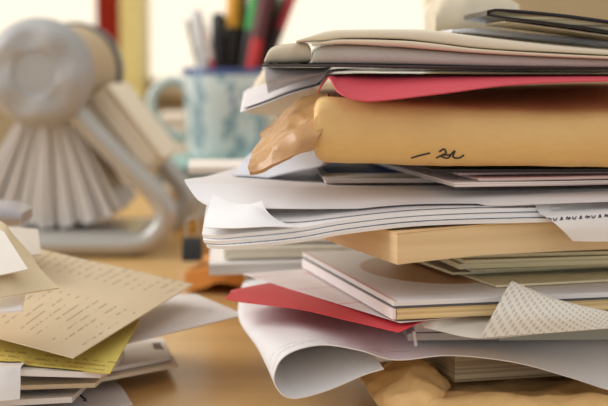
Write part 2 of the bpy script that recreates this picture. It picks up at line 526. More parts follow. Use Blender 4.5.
lathe('body', [(0, 0), (0.031, 0), (0.034, 0.003), (0.0345, 0.01), (0.037, 0.05), (0.0388, H-0.002), (0.0380, H), (0.0368, H-0.002), (0.0345, 0.04), (0.032, 0.008), (0, 0.007)], CER, mug)
tube('handle', [(-0.036, 0, 0.062), (-0.049, -0.002, 0.066), (-0.062, -0.003, 0.056), (-0.063, -0.003, 0.04), (-0.052, -0.002, 0.024), (-0.0345, 0, 0.017)], 0.0045, plain((196, 208, 200), 0.25), mug, 10, 26, local=True)
PENS = [
 ('marker', (206, 195, 10), 1.262, 0.0056, (222, 220, 216), (222, 220, 216), 'thick white marker at the left side of the mug'),
 ('pen', (200, 188, 20), 1.268, 0.0022, (40, 38, 40), (40, 38, 40), 'thin black pen leaning over the left rim of the mug'),
 ('pencil', (213, 205, 24), 1.250, 0.0026, (190, 70, 64), (226, 210, 200), 'thin red pencil between the white marker and a black marker'),
 ('marker', (219, 218, 13), 1.258, 0.0058, (34, 32, 34), (34, 32, 34), 'short black marker standing upright beside the white marker'),
 ('highlighter', (230, 235, -22), 1.262, 0.0060, (44, 36, 30), (226, 160, 40), 'amber capped highlighter in the middle of the mug'),
 ('pen', (237, 243, -14), 1.270, 0.0048, (36, 30, 30), (30, 28, 28), 'tall black pen directly beside the amber highlighter'),
 ('marker', (245, 259, -18), 1.250, 0.0058, (44, 38, 34), (40, 150, 60), 'black barrelled marker with a bright green cap'),
 ('marker', (251, 266, -6), 1.240, 0.0056, (196, 44, 46), (92, 32, 34), 'red marker with a dark maroon upper end'),
 ('pen', (256, 275, -16), 1.266, 0.0045, (36, 30, 30), (58, 42, 36), 'dark brown pen behind the red marker'),
 ('pen', (259, 281, -2), 1.275, 0.0042, (40, 38, 36), (156, 170, 92), 'black pen with a pale olive green cap'),
 ('pen', (262, 290, -14), 1.262, 0.0046, (34, 28, 28), (70, 24, 26), 'blackish pen with a deep red end leaning far over'),
 ('pencil', (264, 299, -20), 1.252, 0.0038, (60, 26, 26), (176, 38, 40), 'red pencil leaning furthest right out of the mug'),
]
for nm, (xa, xb, yt), Y, r, c1, c2, lab in PENS:
    a, b = P(xa, 72, Y), P(xb, yt, Y+0.004); d = (b-a).normalized()
    a0 = a - d*0.062/max(0.5, d.z)*0.95
    a0.x = max(MX-0.026, min(MX+0.026, a0.x)); a0.y = max(MY-0.022, min(MY+0.022, a0.y))
    th = thing(nm, a0, lab, nm, 'pens and markers in the mug')
    Lb = (b-a0).length; d = (b-a0)/Lb; mid = a0 + d*Lb*0.70
    tube('barrel', [a0, a0+d*0.004, mid], [r*0.4, r*0.92, r*0.92], plain(c1, 0.4), th, 12)
    if nm == 'pencil':
        tube('tip', [mid+d*0.0003, b-d*0.01, b], [r*0.92, r*0.92, r*0.5], plain(c2, 0.4), th, 12)
    else:
        tube('cap', [mid+d*0.0003, b-d*0.004, b], [r*1.08, r, r*0.7], plain(c2, 0.35), th, 12)
        tube('clip', [mid+d*0.008+Vector((0, -r*1.25, 0)), b-d*0.006+Vector((0, -r*1.25, 0))], r*0.22, plain(c2, 0.3), th, 6)
tb = thing('tissue_box', L(-0.10, 1.46, 0), 'low white paper box behind the mug on the desk', 'box')
box('carton', (-0.142, 1.44, T), (-0.03, 1.54, T+0.077), paper((222, 212, 196)), tb, 0.002)
box('lid', (-0.144, 1.438, T+0.0772), (-0.028, 1.542, T+0.083), paper((232, 220, 200)), tb, 0.001)

# orange and brown envelopes lying behind the tall stack
o = loft('envelope', [[L(-0.071, 0.89, 0.012), L(-0.048, 0.885, 0.018), L(-0.03, 0.89, 0.014), L(0.02, 0.9, 0.013)], [L(-0.066, 0.95, 0.012), L(-0.05, 0.96, 0.017), L(-0.02, 0.96, 0.013), L(0.03, 0.97, 0.013)], [L(-0.056, 1.06, 0.011), L(-0.04, 1.06, 0.012), L(0, 1.06, 0.012), L(0.04, 1.06, 0.012)]], kraft((226, 156, 80), (204, 128, 54)), t=0.011, crumple=(0.002, 40, 2), down=True)
tag(o, 'orange padded envelope on the desk behind the tall paper stack', 'envelope')
o = folded('envelope', [(203, 238, 255), (212, 236, 258), (226, 240, 262), (260, 244, 264)], 0.86, 0.06, kraft((206, 168, 112), (178, 138, 86)), n=20, crumple=(0.002, 40, 5))
tag(o, 'tan envelope standing between orange envelope and tall stack', 'envelope')
cl = thing('binder_clip', P(193, 262, 0.905), 'small black binder clip on the orange envelope', 'clip')
cp = P(193, 262, 0.905)
rings('jaw', [[Vector((cp.x+q, cp.y+a, T+0.0185+b)) for a, b in ((-0.008, 0), (0.008, 0), (0.006, 0.009), (0, 0.014), (-0.006, 0.009))] for q in (-0.006, 0, 0.006)], plain((26, 24, 24), 0.35), cl, 4)
tube('wire_handle', [(cp.x-0.004, cp.y, T+0.0315), (cp.x-0.003, cp.y, T+0.043), (cp.x+0.003, cp.y, T+0.043), (cp.x+0.004, cp.y, T+0.0315)], 0.0008, SIL, cl, 6, 14)

# ================================================================== THE TALL STACK, from the desk up
KA, KB = (240, 204, 146), (216, 170, 108)
env = thing('kraft_envelope', L(0.1, 0.62, 0), 'crumpled orange brown kraft envelope at the bottom of the tall stack', 'envelope')
loft('body', [[P(415, 425, .555), P(480, 428, .555), P(560, 428, .555), P(650, 428, .555)],
              [P(430, 402, .566), P(480, 400, .566), P(560, 399, .566), P(650, 401, .566)],
              [P(441, 396, .58), P(472, 393, .585), P(523, 392, .59), P(570, 391, .59), P(650, 393, .59)],
              [L(0.05, .65, 0.011), L(0.07, .65, 0.0112), L(0.1, .65, 0.0112), L(.15, .65, .0112)],
              [L(0.05, .74, 0.011), L(0.07, .74, 0.011), L(0.1, .74, 0.011), L(.15, .74, .011)]],
     kraft(KA, KB), 0.0018, 90, 60, env, crumple=(0.0024, 62, 1))
loft('flap', [[P(388, 422, .565), P(410, 424, .56), P(436, 422, .56), P(446, 418, .562)],
              [P(361, 378, .60), P(395, 392, .575), P(428, 392, .572), P(443, 397, .574)],
              [P(363, 375, .61), P(413, 361, .602), P(436, 371, .60), P(446, 388, .594)],
              [L(0.025, .66, .006), L(0.035, .65, .008), L(0.042, .63, .008), L(0.047, .61, .008)]],
     kraft(KA, KB), 0.0012, 64, 48, env, crumple=(0.0042, 55, 4))
pad = thing('paper_pad', L(0.1, 0.65, 0.0148), 'thick block of grey tan pages under the rolled white letter', 'pad')
slab('pages', (0.0600, 0.586), 15, 0.12, 0.11, 0.0150, 0.0252, paper((222, 214, 196)), pad, pages((178, 164, 138), (128, 114, 92), 800))
box_pad = slab('backing_board', (0.0597, 0.5855), 15, 0.121, 0.111, 0.0142, 0.0149, paper((150, 132, 104)), pad)

# the big rolled sheet
prof = [(384, 369.5), (364, 375.5), (330, 390), (300, 398.5), (285, 397), (275, 386), (274, 374), (281, 359), (298, 349), (325, 344.5), (360, 350), (395, 359.5), (450, 355), (515, 362), (570, 377), (612, 390.5), (640, 394)]
p0 = [P(x, y, 0.57) for x, y in prof]
rows = []
for Y, s in ((0.57, 0), (0.585, 0.3), (0.605, 0.6), (0.645, 0.9), (0.70, 1), (0.77, 1)):
    r = []
    for k, p in enumerate(p0):
        wleft = 1 if k < 9 else max(0, 1-(k-9)/4)
        x = p.x*(Y/0.57 if k > 12 else 1) - 0.0165*(min(Y, 0.655)-0.57)/0.075*wleft
        flat = T+0.0305 + 0.0035*wleft
        amp = 0.30 if k < 9 else 0.0
        z = p.z + (flat + (p.z - (T+0.034))*amp - p.z)*min(1, s*(1.0 if k < 11 else 1.6))
        r.append(Vector((x, Y, z)))
    rows.append(r)
o = loft('letter', rows, printed(WHITE, (90, 90, 105), 0.004, 0.02, 0.3, 0.5, (0.055, 0.14, 0.004, 0.018), 0.4), 0.0004, 110, 30)
tag(o, 'large white printed letter whose near corner rolls under into a tube', 'letter')

# CD case
cc = thing('cd_case', L(0.11, 0.64, 0.0318), 'clear plastic disc case on the rolled white letter', 'disc case')
CP = clear_plastic()
slab('tray', (0.0405, 0.577), 3, 0.142, 0.124, 0.0327, 0.0354, clear_plastic((228, 232, 236), 0.45), cc)
slab('lid', (0.0385, 0.5765), 3, 0.142, 0.124, 0.0398, 0.0414, clear_plastic((240, 240, 244), 0.4), cc)
slab('paper_insert', (0.0435, 0.5795), 3, 0.137, 0.118, 0.0356, 0.0396, paper((200, 198, 200)), cc)
slab('spine_card', (0.0760, 0.5765), 3, 0.10, 0.002, 0.0328, 0.0376, paper((150, 162, 164)), cc)
tube('hinge', [P(414, 331, .5765), P(416, 346, .5765)], 0.0007, clear_plastic((240, 240, 246), 0.6), cc, 8)
# red sheet
o = loft('red_sheet', [[P(225, 298.5, .625), P(243, 302, .615), P(300, 309, .592), P(350, 320.5, .572), P(399, 332, .552)],
                       [L(-0.0315, .632, .0425), L(-0.022, .64, .0431), L(0.008, .62, .0427), L(.035, .60, .0426), L(.048, .57, .0426)],
                       [P(238, 288.5, .648), P(272, 284.5, .655), L(.025, .66, .0426), L(.06, .64, .0426), L(.075, .61, .0426)],
                       [L(.012, .69, .0426), L(.02, .69, .0426), L(.05, .69, .0426), L(.08, .68, .0426), L(.10, .65, .0426)]],
         paper((206, 62, 70), 0.5), 0.0003, 40, 18)
tag(o, 'red paper sheet with pointed tip poking out above the rolled letter', 'paper')
# white sheets on it
o = loft('paper_sheet', rect((0.0362, 0.5585), 27.5, 0.12, 0.14, 0.0432), printed((238, 228, 226), (214, 110, 120), 0.02, 0.3, 0.12, 0.1, strength=0.5), 0.0002)
tag(o, 'white sheet with faint pink lines lying directly on the red sheet', 'paper')
# blurred papers at the far left of this layer
for k, (c, rot, w, d, z, colr, lab) in enumerate((
        ((-0.047, 0.735), 3, .16, .09, .0412, (232, 228, 224), 'white sheet jutting out behind the red sheet, lowest of three'),
        ((-0.040, 0.745), 0, .15, .09, .0478, (234, 226, 208), 'cream sheet jutting out behind the red sheet'),
        ((-0.040, 0.755), -3, .15, .085, .0545, (236, 232, 228), 'white sheet jutting out behind the booklet, under the loose white pages'))):
    o = slab('paper_sheet', c, rot, w, d, z-0.0055, z, paper(colr), dz=lambda s, q, k=k: -0.0012*max(0, 1-s/0.05), edge=pages(colr, tuple(v-26 for v in colr), 500))
    tag(o, lab.replace('sheet', 'bundle'), 'paper', 'paper bundles at the back of the tall stack'); o.name = 'paper_bundle'

# perforated tissue: lies under the booklet, near corner folded up over its front
ts = thing('perforated_sheet', L(0.11, 0.6, 0.0434), 'translucent white dimpled tissue sheet with a triangular corner folded up', 'packing sheet')
g = G('dimpled_tissue'); uv = g.node('ShaderNodeMapping', {'Vector': g.uv(), 'Scale': (640, 640, 1), 'Rotation': (0, 0, 0.45)}).outputs[0]
vx = g.node('ShaderNodeSeparateXYZ', {0: uv})
fx_ = g.math('SUBTRACT', g.math('FRACT', vx.outputs[0]), 0.5); fy_ = g.math('SUBTRACT', g.math('FRACT', vx.outputs[1]), 0.5)
dd = g.math('SQRT', g.math('ADD', g.math('MULTIPLY', fx_, fx_), g.math('MULTIPLY', fy_, fy_)))
dot = g.node('ShaderNodeMapRange', {'Value': dd, 'From Min': 0.22, 'From Max': 0.34, 'To Min': 1.0, 'To Max': 0.0}).outputs[0]
g.color(g.mix(dot, lin((228, 222, 210)), lin((202, 194, 180)))); g.b.inputs['Roughness'].default_value = 0.4
g.b.inputs['Alpha'].default_value = 0.88
g.bump(dot, 0.5, -0.0006); TISS = g.m
loft('sheet', [[P(405, 322, .5715), P(440, 331, .562), P(480, 338, .5545), P(545, 333, .5545), P(610, 328, .5555), P(650, 325, .557)],
               [L(.045, .585, .0435), L(.06, .585, .0435), L(.08, .585, .0435), L(.10, .585, .0435), L(.13, .585, .0435), L(.15, .585, .0435)],
               [L(.03, .68, .0435), L(.05, .68, .0435), L(.08, .68, .0435), L(.10, .68, .0435), L(.12, .68, .0435), L(.14, .68, .0435)]], paper((226, 218, 206)), 0.0002, 40, 14, ts)
loft('corner_flap', [[P(480, 338, .5535), P(545, 333, .5535), P(610, 328, .5545), P(650, 325, .556)],
                     [P(495, 310, .556), P(549, 316, .5545), P(609, 320, .5555), P(650, 321, .5565)],
                     [P(508, 286, .566), P(552, 300, .560), P(609, 312.5, .5565), P(650, 318, .557)],
                     [P(512, 281, .569), P(554, 298, .562), P(609, 311.5, .557), P(650, 317.5, .5572)]], TISS, 0.0003, 40, 24, ts)

d2 = [o for o in COL.objects if str(o.get('label')).startswith('white sheet with faint pink')][0]
rs_ = [o for o in COL.objects if o.name == 'red_sheet'][0]
settle([c for c in ts.children if c.name.startswith('sheet')][0], [rs_, d2], 0.0004, 0.003)

# booklet with white cover
bo = thing('booklet', L(.10, .64, .044), 'white covered booklet with tan page edges and brown oval on its cover', 'booklet')
bc = (0.0351, 0.560); br = 14
slab('pages', bc, br, .15, .14, .0440, .0482, paper((220, 196, 150)), bo, pages((230, 204, 154), (192, 158, 106), 900), n=50)
g = G('booklet_cover'); uvn = g.node('ShaderNodeSeparateXYZ', {0: g.uv()})
def ell(u, v, cx, cy, rx, ry):
    a = g.math('DIVIDE', g.math('SUBTRACT', u, cx), rx); b = g.math('DIVIDE', g.math('SUBTRACT', v, cy), ry)
    return g.math('ADD', g.math('MULTIPLY', a, a), g.math('MULTIPLY', b, b))
e = ell(uvn.outputs[0], uvn.outputs[1], 0.0405, 0.077, 0.029, 0.043)
em = g.node('ShaderNodeMapRange', {'Value': e, 'From Min': 0.96, 'From Max': 1.04, 'To Min': 1.0, 'To Max': 0.0}).outputs[0]
pinkm = g.math('LESS_THAN', uvn.outputs[0], 0.0016)
cbase = g.mix(g.noise(g.obj(), 30, 2), lin((238, 236, 238)), lin((224, 222, 224)))
g.color(g.mix(g.math('MULTIPLY', pinkm, 0.55), g.mix(em, cbase, lin((182, 134, 84))), lin((214, 120, 120))))
g.b.inputs['Roughness'].default_value = 0.35; COV = g.m
slab('spine', (bc[0]-.0016, bc[1]-.0004), br, .0013, .142, .0441, .0482, paper((238, 228, 226)), bo, n=4, m=8)
slab('inner_card', (bc[0]-.0008, bc[1]-.0002), br, .152, .142, .0483, .0492, paper((92, 92, 98)), bo)
slab('cover', (bc[0]-.0012, bc[1]-.0006), br, .153, .143, .0493, .0512, COV, bo, edge=paper((226, 222, 220)), n=40, m=30)

# cards / small envelopes on the booklet
CY = (242, 232, 200); CE = pages((246, 238, 204), (214, 200, 150), 900)
cards_l = [
 ((0.0764, 0.590), 18, .12, .10, .0515, .0524, 'pale yellow card lying on the booklet cover, lowest of its bundle', (244, 238, 206)),
 ((0.0617, 0.615), 17, .13, .09, .0528, .0538, 'lilac grey card whose corner juts out over the brown oval', (204, 190, 176)),
 ((0.0690, 0.613), 14, .12, .09, .0545, .0553, 'thin dark grey card between the yellow cards of the bundle', (110, 98, 92)),
 ((0.0634, 0.608), 12, .13, .09, .0562, .0584, 'thick cream card in the middle of the bundle on the booklet', CY),
 ((0.0655, 0.605), 13, .13, .09, .0588, .0603, 'cream card with olive edge just above the thick cream card', CY),
 ((0.0610, 0.608), 10, .13, .09, .0607, .0621, 'pale edged card second from the top of the bundle', (216, 208, 166)),
 ((0.0590, 0.612), 12, .13, .09, .0626, .0640, 'topmost card of the bundle, pressed under the thick tan pad', (222, 212, 172)),
]
for c, rot, w, d, z0, z1, lab, colr in cards_l:
    tag(slab('card', c, rot, w, d, z0, z1, paper(colr), edge=CE, n=16, m=8), lab, 'card', 'cards bundled on the booklet')

# thick tan pad
tp = thing('thick_pad', L(.10, .64, .0655), 'thick tan pad with a sharp near corner under the loose white pages', 'pad')
def droop(s, q): return 0.0016*min(1, (s/0.03))**0.7 - 0.0012 if s < 0.03 else 0.0004 + 0.0005*math.sin(min(s, .12)*26)
slab('pages', (0.0351, 0.560), 19, .145, .13, .0662, .0776, paper((222, 194, 152)), tp, pages((222, 194, 150), (210, 180, 136), 260), dz=droop, n=40)
slab('cover', (0.0349, 0.5598), 19, .1455, .1305, .0777, .0782, paper((222, 184, 134)), tp, dz=droop, n=40)
# loose white pages
def page(front, Y, back, zb, lab, mat, dx=0.0, t=0.0006, crumple=None, n=44, group='loose white pages in the middle of the stack'):
    f0 = [P(x, y, Y if len(e) == 0 else e[0]) for x, y, *e in front]
    z0 = f0
    r1 = [Vector((p.x + dx*0.3, p.y + back*0.25, p.z*0.3 + (T+zb)*0.7)) for p in f0]
    r2 = [Vector((p.x + dx*0.6, p.y + back*0.55, p.z*0.05 + (T+zb)*0.95)) for p in f0]
    r3 = [Vector((p.x + dx, p.y + back, T+zb)) for p in f0]
    o = loft('paper_sheet', [f0, r1, r2, r3], mat, t, n, 14, crumple=crumple)
    return tag(o, lab, 'paper', group)
WP = paper(WHITE, 0.6, 0.02)
page([(206, 245, .580), (225, 246, .572), (250, 244.5), (300, 239), (345, 230.8), (420, 222.4), (520, 219.3, .573), (660, 216.6, .588)], .567, .13, .0840, 'lowest loose white page, its curved edge hanging over the tan pad', printed(WHITE, strength=0.3), t=0.0014)
page([(203, 240, .580), (222, 241, .573), (250, 239.5), (300, 233.5), (345, 225.2), (420, 217), (520, 214.5, .575), (660, 211.8, .589)], .568, .13, .0857, 'second loose white page up from the tan pad', WP, t=0.0014)
page([(202, 234.5, .581), (220, 235.5, .574), (250, 234), (300, 228.6), (345, 220.4), (420, 212.2), (520, 210, .577), (660, 207.2, .590)], .569, .13, .0873, 'third loose white page up from the tan pad, just under the folded-over corner', WP, t=0.0014)
page([(262, 225.5, .577), (300, 223.2, .574), (345, 216.4), (420, 208.8), (520, 206.8, .579), (660, 204, .591)], .572, .13, .0879, 'white page lying inside the dark gap under the wide curved page', paper((222, 218, 218)), t=0.0003)
LOOSE = [o for o in COL.objects if o.get('group') == 'loose white pages in the middle of the stack']
for k, o in enumerate(LOOSE): settle(o, [tp] + LOOSE[:k], 0.0004)
lj = loft('letter', [[P(573, 241, .5715), P(590, 241.5, .5715), P(615, 241.5, .572), P(660, 241, .573)],
                    [P(559, 227, .5705), P(586, 226, .5705), P(615, 225, .571), P(660, 224, .572)],
                    [P(545, 216, .573), P(578, 214.5, .5725), P(612, 212.5, .573), P(660, 211, .574)],
                    [P(531, 208.5, .584), P(570, 207, .584), P(610, 205.5, .585), P(660, 203.5, .586)],
                    [L(.088, .62, .0884), L(.106, .62, .0884), L(.125, .62, .0884), L(.155, .62, .0884)],
                    [L(.090, .69, .0885), L(.106, .69, .0885), L(.125, .69, .0885), L(.155, .69, .0885)]],
         paper((232, 229, 228)), 0.0003, 40, 40)
tag(lj, 'letter with a line of black handwriting, drooping over the front of the tan pad', 'letter')
settle(lj, LOOSE, 0.0008)
ink(lj, [[(547 + k*6.4 + q, 219.4 - k*0.42 + dy) for q, dy in [((0, 1.0), (1.2, -1.4), (2.4, 1.1), (3.4, -1.0), (4.4, .6)), ((0, -1.2), (0.8, 1.2), (2.6, .8), (3.6, -1.3)), ((0, .9), (1.6, .9), (2.4, -1.3), (1.2, -.6), (3.2, 1.2))][k % 3]] for k in range(10)], 0.00022, plain((62, 58, 60), 0.6), parent=lj)
o = loft('paper_sheet', [[P(205, 227.5, .574), P(235, 228, .569), P(268, 226.5, .568), P(298, 227, .568)],
                         [P(205, 219, .582), P(233, 218, .576), P(258, 216, .573), P(279, 220.5, .5715)],
                         [P(209, 206, .588), P(235, 208, .582), P(253, 208, .578), P(267, 211, .576)],
                         [P(213, 195, .594), P(235, 203, .586), P(250, 204, .581), P(262, 200.5, .579)]], WP, 0.0003, 30, 20)
settle(o, LOOSE)
tag(o, 'white page with its corner folded over into a pointed curl', 'paper', 'loose white pages in the middle of the stack')
o = loft('paper_sheet', [[P(213, 208.5, .590), P(240, 208, .583), P(300, 208.5, .577), P(380, 208, .576), P(480, 206, .576), P(570, 202.5, .576), P(660, 199.5, .577)],
                         [P(198, 200, .594), P(230, 199.5, .590), P(300, 200, .582), P(380, 200, .581), P(480, 198.5, .581), P(570, 196.5, .581), P(660, 194.5, .582)],
                         [P(186.5, 184, .602), P(226, 185, .601), P(300, 188.5, .598), P(380, 191.5, .598), P(480, 192, .598), P(570, 190.5, .598), P(660, 189.5, .598)],
                         [P(184.5, 179.8, .604), P(225, 183, .603), P(300, 187, .600), P(380, 190, .600), P(480, 190.5, .600), P(570, 189, .600), P(660, 188, .600)],
                         [P(190, 178.6, .612), P(228, 182, .611), P(300, 186.2, .608), P(380, 189, .608), P(480, 189.5, .608), P(570, 188.2, .608), P(660, 187.2, .608)],
                         [P(212, 175, .66), L(-.02, .66, .0905), L(0, .66, .0895), L(.03, .66, .0892), L(.07, .66, .0892), L(.1, .66, .0892), L(.14, .66, .0892)],
                         [L(-.025, .74, .0905), L(-.018, .74, .0900), L(0, .74, .0892), L(.03, .74, .0890), L(.07, .74, .0890), L(.1, .74, .0890), L(.14, .74, .0890)]],
         paper((226, 222, 222), 0.55, 0.02), 0.0003, 60, 30)
settle(o, LOOSE + [lj], 0.0009)
wide = o
tag(o, 'wide white page with pointed upturned corner, curving down at its front', 'paper', 'loose white pages in the middle of the stack')
# magazines
MAGE = pages((232, 222, 218), (176, 150, 146), 900)
g = G('magazine_cover'); uvn = g.node('ShaderNodeSeparateXYZ', {0: g.uv()})
pic = g.math('MULTIPLY', g.between(uvn.outputs[0], 0.003, 0.05), g.between(uvn.outputs[1], 0.028, 0.10))
strip = g.between(uvn.outputs[1], 0.0, 0.010)
g.color(g.mix(pic, g.mix(strip, lin((226, 220, 214)), lin((190, 182, 176))), lin((48, 76, 136)))); g.b.inputs['Roughness'].default_value = 0.6; g.b.inputs['Specular IOR Level'].default_value = 0.08
mags = [
 ((0.0090, 0.622), 3, .15, .12, .0902, .0921, g.m, 'magazine with a blue picture on its cover, beside the curled white sheet'),
 ((0.0583, 0.578), 12, .12, .14, .0926, .0944, paper((232, 222, 220), 0.35), 'pinkish white magazine with its long edge running back under the kraft parcel'),
 ((0.0680, 0.582), 10, .12, .14, .0947, .0960, paper((214, 170, 166), 0.35), 'pale pink magazine second from the top under the kraft parcel'),
 ((0.0610, 0.590), 8, .12, .13, .0963, .0975, paper((190, 96, 92), 0.35), 'reddish magazine just under the black one'),
 ((0.0500, 0.583), 5, .13, .14, .0978, .0990, paper((40, 36, 38), 0.3), 'thin black magazine pressed directly under the kraft parcel'),
]
for k, (c, rot, w, d, z0, z1, mt, lab) in enumerate(mags):
    m_ = thing('magazine', L(c[0]+.05, c[1]+.06, z0), lab, 'magazine', 'magazines under the kraft parcel')
    wav = (lambda s, q, k=k: 0.00012*math.sin(s*60+k*2))
    h = z1-z0
    slab('pages', c, rot, w, d, z0, z0+h*0.66, paper((230, 224, 220)), m_, MAGE if k < 4 else paper((44, 38, 38)), dz=wav)
    slab('cover', (c[0]-.0004, c[1]-.0004), rot, w+.001, d+.001, z0+h*0.7, z1, mt, m_, dz=wav)
o = page([(232, 184, .645), (262, 178, .64), (292, 171, .635), (318, 166, .633), (326, 165, .64)], .64, .08, .0985, 'bluish white sheet curling up behind the pointed white page', paper((224, 226, 236)), dx=0.01)
settle(o, [wide], 0.0005)
o = slab('paper_sheet', (-0.062, 0.80), 4, .15, .06, .0800, .0830, paper((234, 224, 214)), edge=pages((236, 226, 216), (212, 200, 190)))
tag(o, 'cream white bundle poking out behind the loose white pages', 'paper', 'paper bundles at the back of the tall stack'); o.name = 'paper_bundle'
o = slab('paper_sheet', (-0.03, 0.80), 2, .15, .06, .0560, .0790, paper((226, 220, 210)), edge=pages((226, 218, 206), (190, 180, 166), 300))
tag(o, 'thick pale bundle standing behind the tan pad, under the cream bundle', 'paper', 'paper bundles at the back of the tall stack'); o.name = 'paper_bundle'

# kraft parcel envelope
pe = thing('padded_envelope', L(.10, .64, .1), 'bulky golden kraft padded envelope with a torn crumpled end', 'envelope')
KM = kraft((226, 190, 128), (204, 164, 102), 0.45)
rs = []
for px, yb, ye, ytop in ((314, 152, 112, 103), (318, 159, 103, 97), (325, 162.5, 100, 94), (340, 163.2, 100.5, 93.5), (372, 164, 103, 93), (430, 166, 107, 92.5), (500, 166.5, 111, 91), (560, 167, 114, 89), (612, 167.5, 112, 88), (690, 168, 110, 87)):
    Yf = .577; x = (px-304)/F
    def q(py, Y): v = P(px, py, Y); return v
    zb = P(px, yb, Yf).z; ze = P(px, ye, Yf).z; zt = P(px, ytop, .66).z
    X = P(px, 100, Yf).x
    ring = [(Yf+.004, zb), (Yf, zb+(ze-zb)*.15), (Yf-.002, zb+(ze-zb)*.5), (Yf-.0012, zb+(ze-zb)*.8), (Yf+.001, ze-.0012), (Yf+.005, ze+.0006), (.62, ze*.5+zt*.5+.0004), (.66, zt), (.72, zt+.0006), (.735, zt-.008), (.735, zb+.004), (.725, zb), (.65, zb)]
    rs.append([Vector((X, y, z)) for y, z in ring])
body = rings('body', rs, KM, pe, 90, crumple=(0.0015, 46, 3))
CRM = kraft((196, 152, 98), (150, 106, 64), 0.34, 0.5)
loft('torn_flap', [[P(316, 149, .5745), P(288, 158, .573), P(262, 168, .576), P(249, 171.5, .578)],
                   [P(321, 132, .573), P(291, 139, .577), P(262, 154, .581), P(247, 164, .582)],
                   [P(328, 110, .580), P(300, 114, .594), P(270, 134, .598), P(254, 149, .598)],
                   [P(331, 95, .600), P(303, 99, .618), P(276, 117, .624), P(262, 131, .624)]][::1] and
     [[P(249, 171.5, .578), P(262, 168, .576), P(288, 158, .573), P(314, 149, .5745)],
      [P(247, 164, .582), P(262, 154, .581), P(291, 139, .577), P(320, 132, .573)],
      [P(254, 149, .598), P(270, 134, .598), P(300, 114, .594), P(326, 108, .582)],
      [P(262, 131, .624), P(276, 117, .624), P(303, 99, .618), P(329, 96, .602)]], CRM, 0.0016, 56, 44, pe, crumple=(0.0030, 52, 3))
ink(body, [[(411, 158), (418, 156), (430, 153)], [(439, 152), (444, 149), (446, 153), (441, 156), (448, 158), (452, 153), (455, 151), (453, 157), (459, 158), (464, 155)], [(436, 158), (443, 155), (450, 155)]], 0.00035, plain((36, 32, 30), 0.6), parent=pe)

# red folder
o = loft('folder', [[P(317, 93, .604), P(328, 77, .590), P(338, 91, .573), P(350, 97.5, .568), P(372, 100.5, .565), P(440, 93, .566), P(520, 83.5, .570), P(660, 79, .573)],
                    [P(319, 88, .620), P(330, 75.5, .610), P(341, 81, .592), P(355, 85, .588), P(378, 86, .588), P(444, 82, .588), P(520, 78.5, .590), P(660, 76.5, .592)],
                    [P(323, 80, .65), P(331, 74.5, .64), P(345, 74, .62), P(360, 74, .62), P(384, 74.5, .62), P(448, 74.5, .62), P(520, 75, .62), P(660, 75, .62)],
                    [L(.008, .73, .1345), L(.012, .73, .1345), L(.018, .73, .1345), L(.025, .73, .1345), L(.035, .73, .1345), L(.06, .73, .1345), L(.09, .73, .1345), L(.14, .73, .1345)]],
         paper((196, 70, 82), 0.5, 0.03), 0.0005, 70, 22)
tag(o, 'red card folder draped over the top of the padded envelope', 'folder')

# pages drooping at the upper left
dr_l = [
 ([(240, 112), (262, 104.5), (292, 93), (320, 85), (350, 74), (420, 71.6), (660, 72.8)], .635, 'lowest sagging page, its tip hanging over the torn kraft end', (230, 226, 228)),
 ([(243, 109.8), (265, 102.2), (293, 91), (321, 83.2), (350, 72.6), (420, 70.3), (660, 71.4)], .637, 'sagging page resting on the lowest one beside the torn kraft end', (222, 216, 216)),
]
for k, (fr_, Y, lab, colr) in enumerate(dr_l):
    f0 = [P(x, y, Y) for x, y in fr_]
    b1 = [Vector((p.x-0.002*(i < 3), p.y+.09, p.z + (0.006, 0.006, 0.005, 0.003, 0, 0, 0)[i])) for i, p in enumerate(f0)]
    o = loft('paper_sheet', [f0, [a.lerp(b, .5) for a, b in zip(f0, b1)], b1], paper(colr), 0.0004 if k == 0 else 0.0003, 44, 12)
    tag(o, lab, 'paper', 'pages sagging at the top of the stack')
o = loft('paper_sheet', [[P(268, 93.5, .641), P(294, 83.5, .641), P(322, 76, .641), P(350, 71.2, .640), P(420, 69.1, .637), P(660, 70.2, .637)],
                         [P(266, 82, .638), P(293, 77.5, .638), P(322, 73.5, .638), P(350, 70.7, .640), P(420, 68.7, .641), P(660, 69.9, .641)],
                         [P(264.5, 68.8, .643), P(292, 68.9, .643), P(322, 69, .643), P(350, 69.2, .646), P(420, 68.5, .648), P(660, 69.7, .648)],
                         [P(262, 67.6, .66), P(292, 67.8, .66), P(322, 68, .66), P(350, 68.2, .66), P(420, 68.3, .66), P(660, 69.5, .66)],
                         [P(266, 66.4, .72), P(292, 66.4, .72), P(322, 66.5, .72), P(350, 66.6, .72), P(420, 66.9, .72), P(660, 68, .72)]],
         printed((204, 198, 198), (110, 106, 112), 0.003, 0.012, 0.4, 0.5, strength=0.3), 0.0004, 44, 24)
tag(o, 'grey printed page draped down just under the dark magazine', 'paper', 'pages sagging at the top of the stack')
o = folded('newspaper', [(246, 106, 112), (251, 92, 114), (258, 78, 115), (266, 68.5, 115), (290, 68.4, 113), (316, 68.4, 108)], .735, .05, paper((222, 206, 180)), n=24, crumple=(0.0016, 60, 4))
tag(o, 'blurred cream newspaper behind the sagging pages', 'newspaper')

SAG = [o for o in COL.objects if o.get('group') == 'pages sagging at the top of the stack']
fold_red = [o for o in COL.objects if str(o.get('label')).startswith('red card folder')][0]
for k, o in enumerate(SAG): settle(o, [fold_red, pe] + SAG[:k], 0.0008)

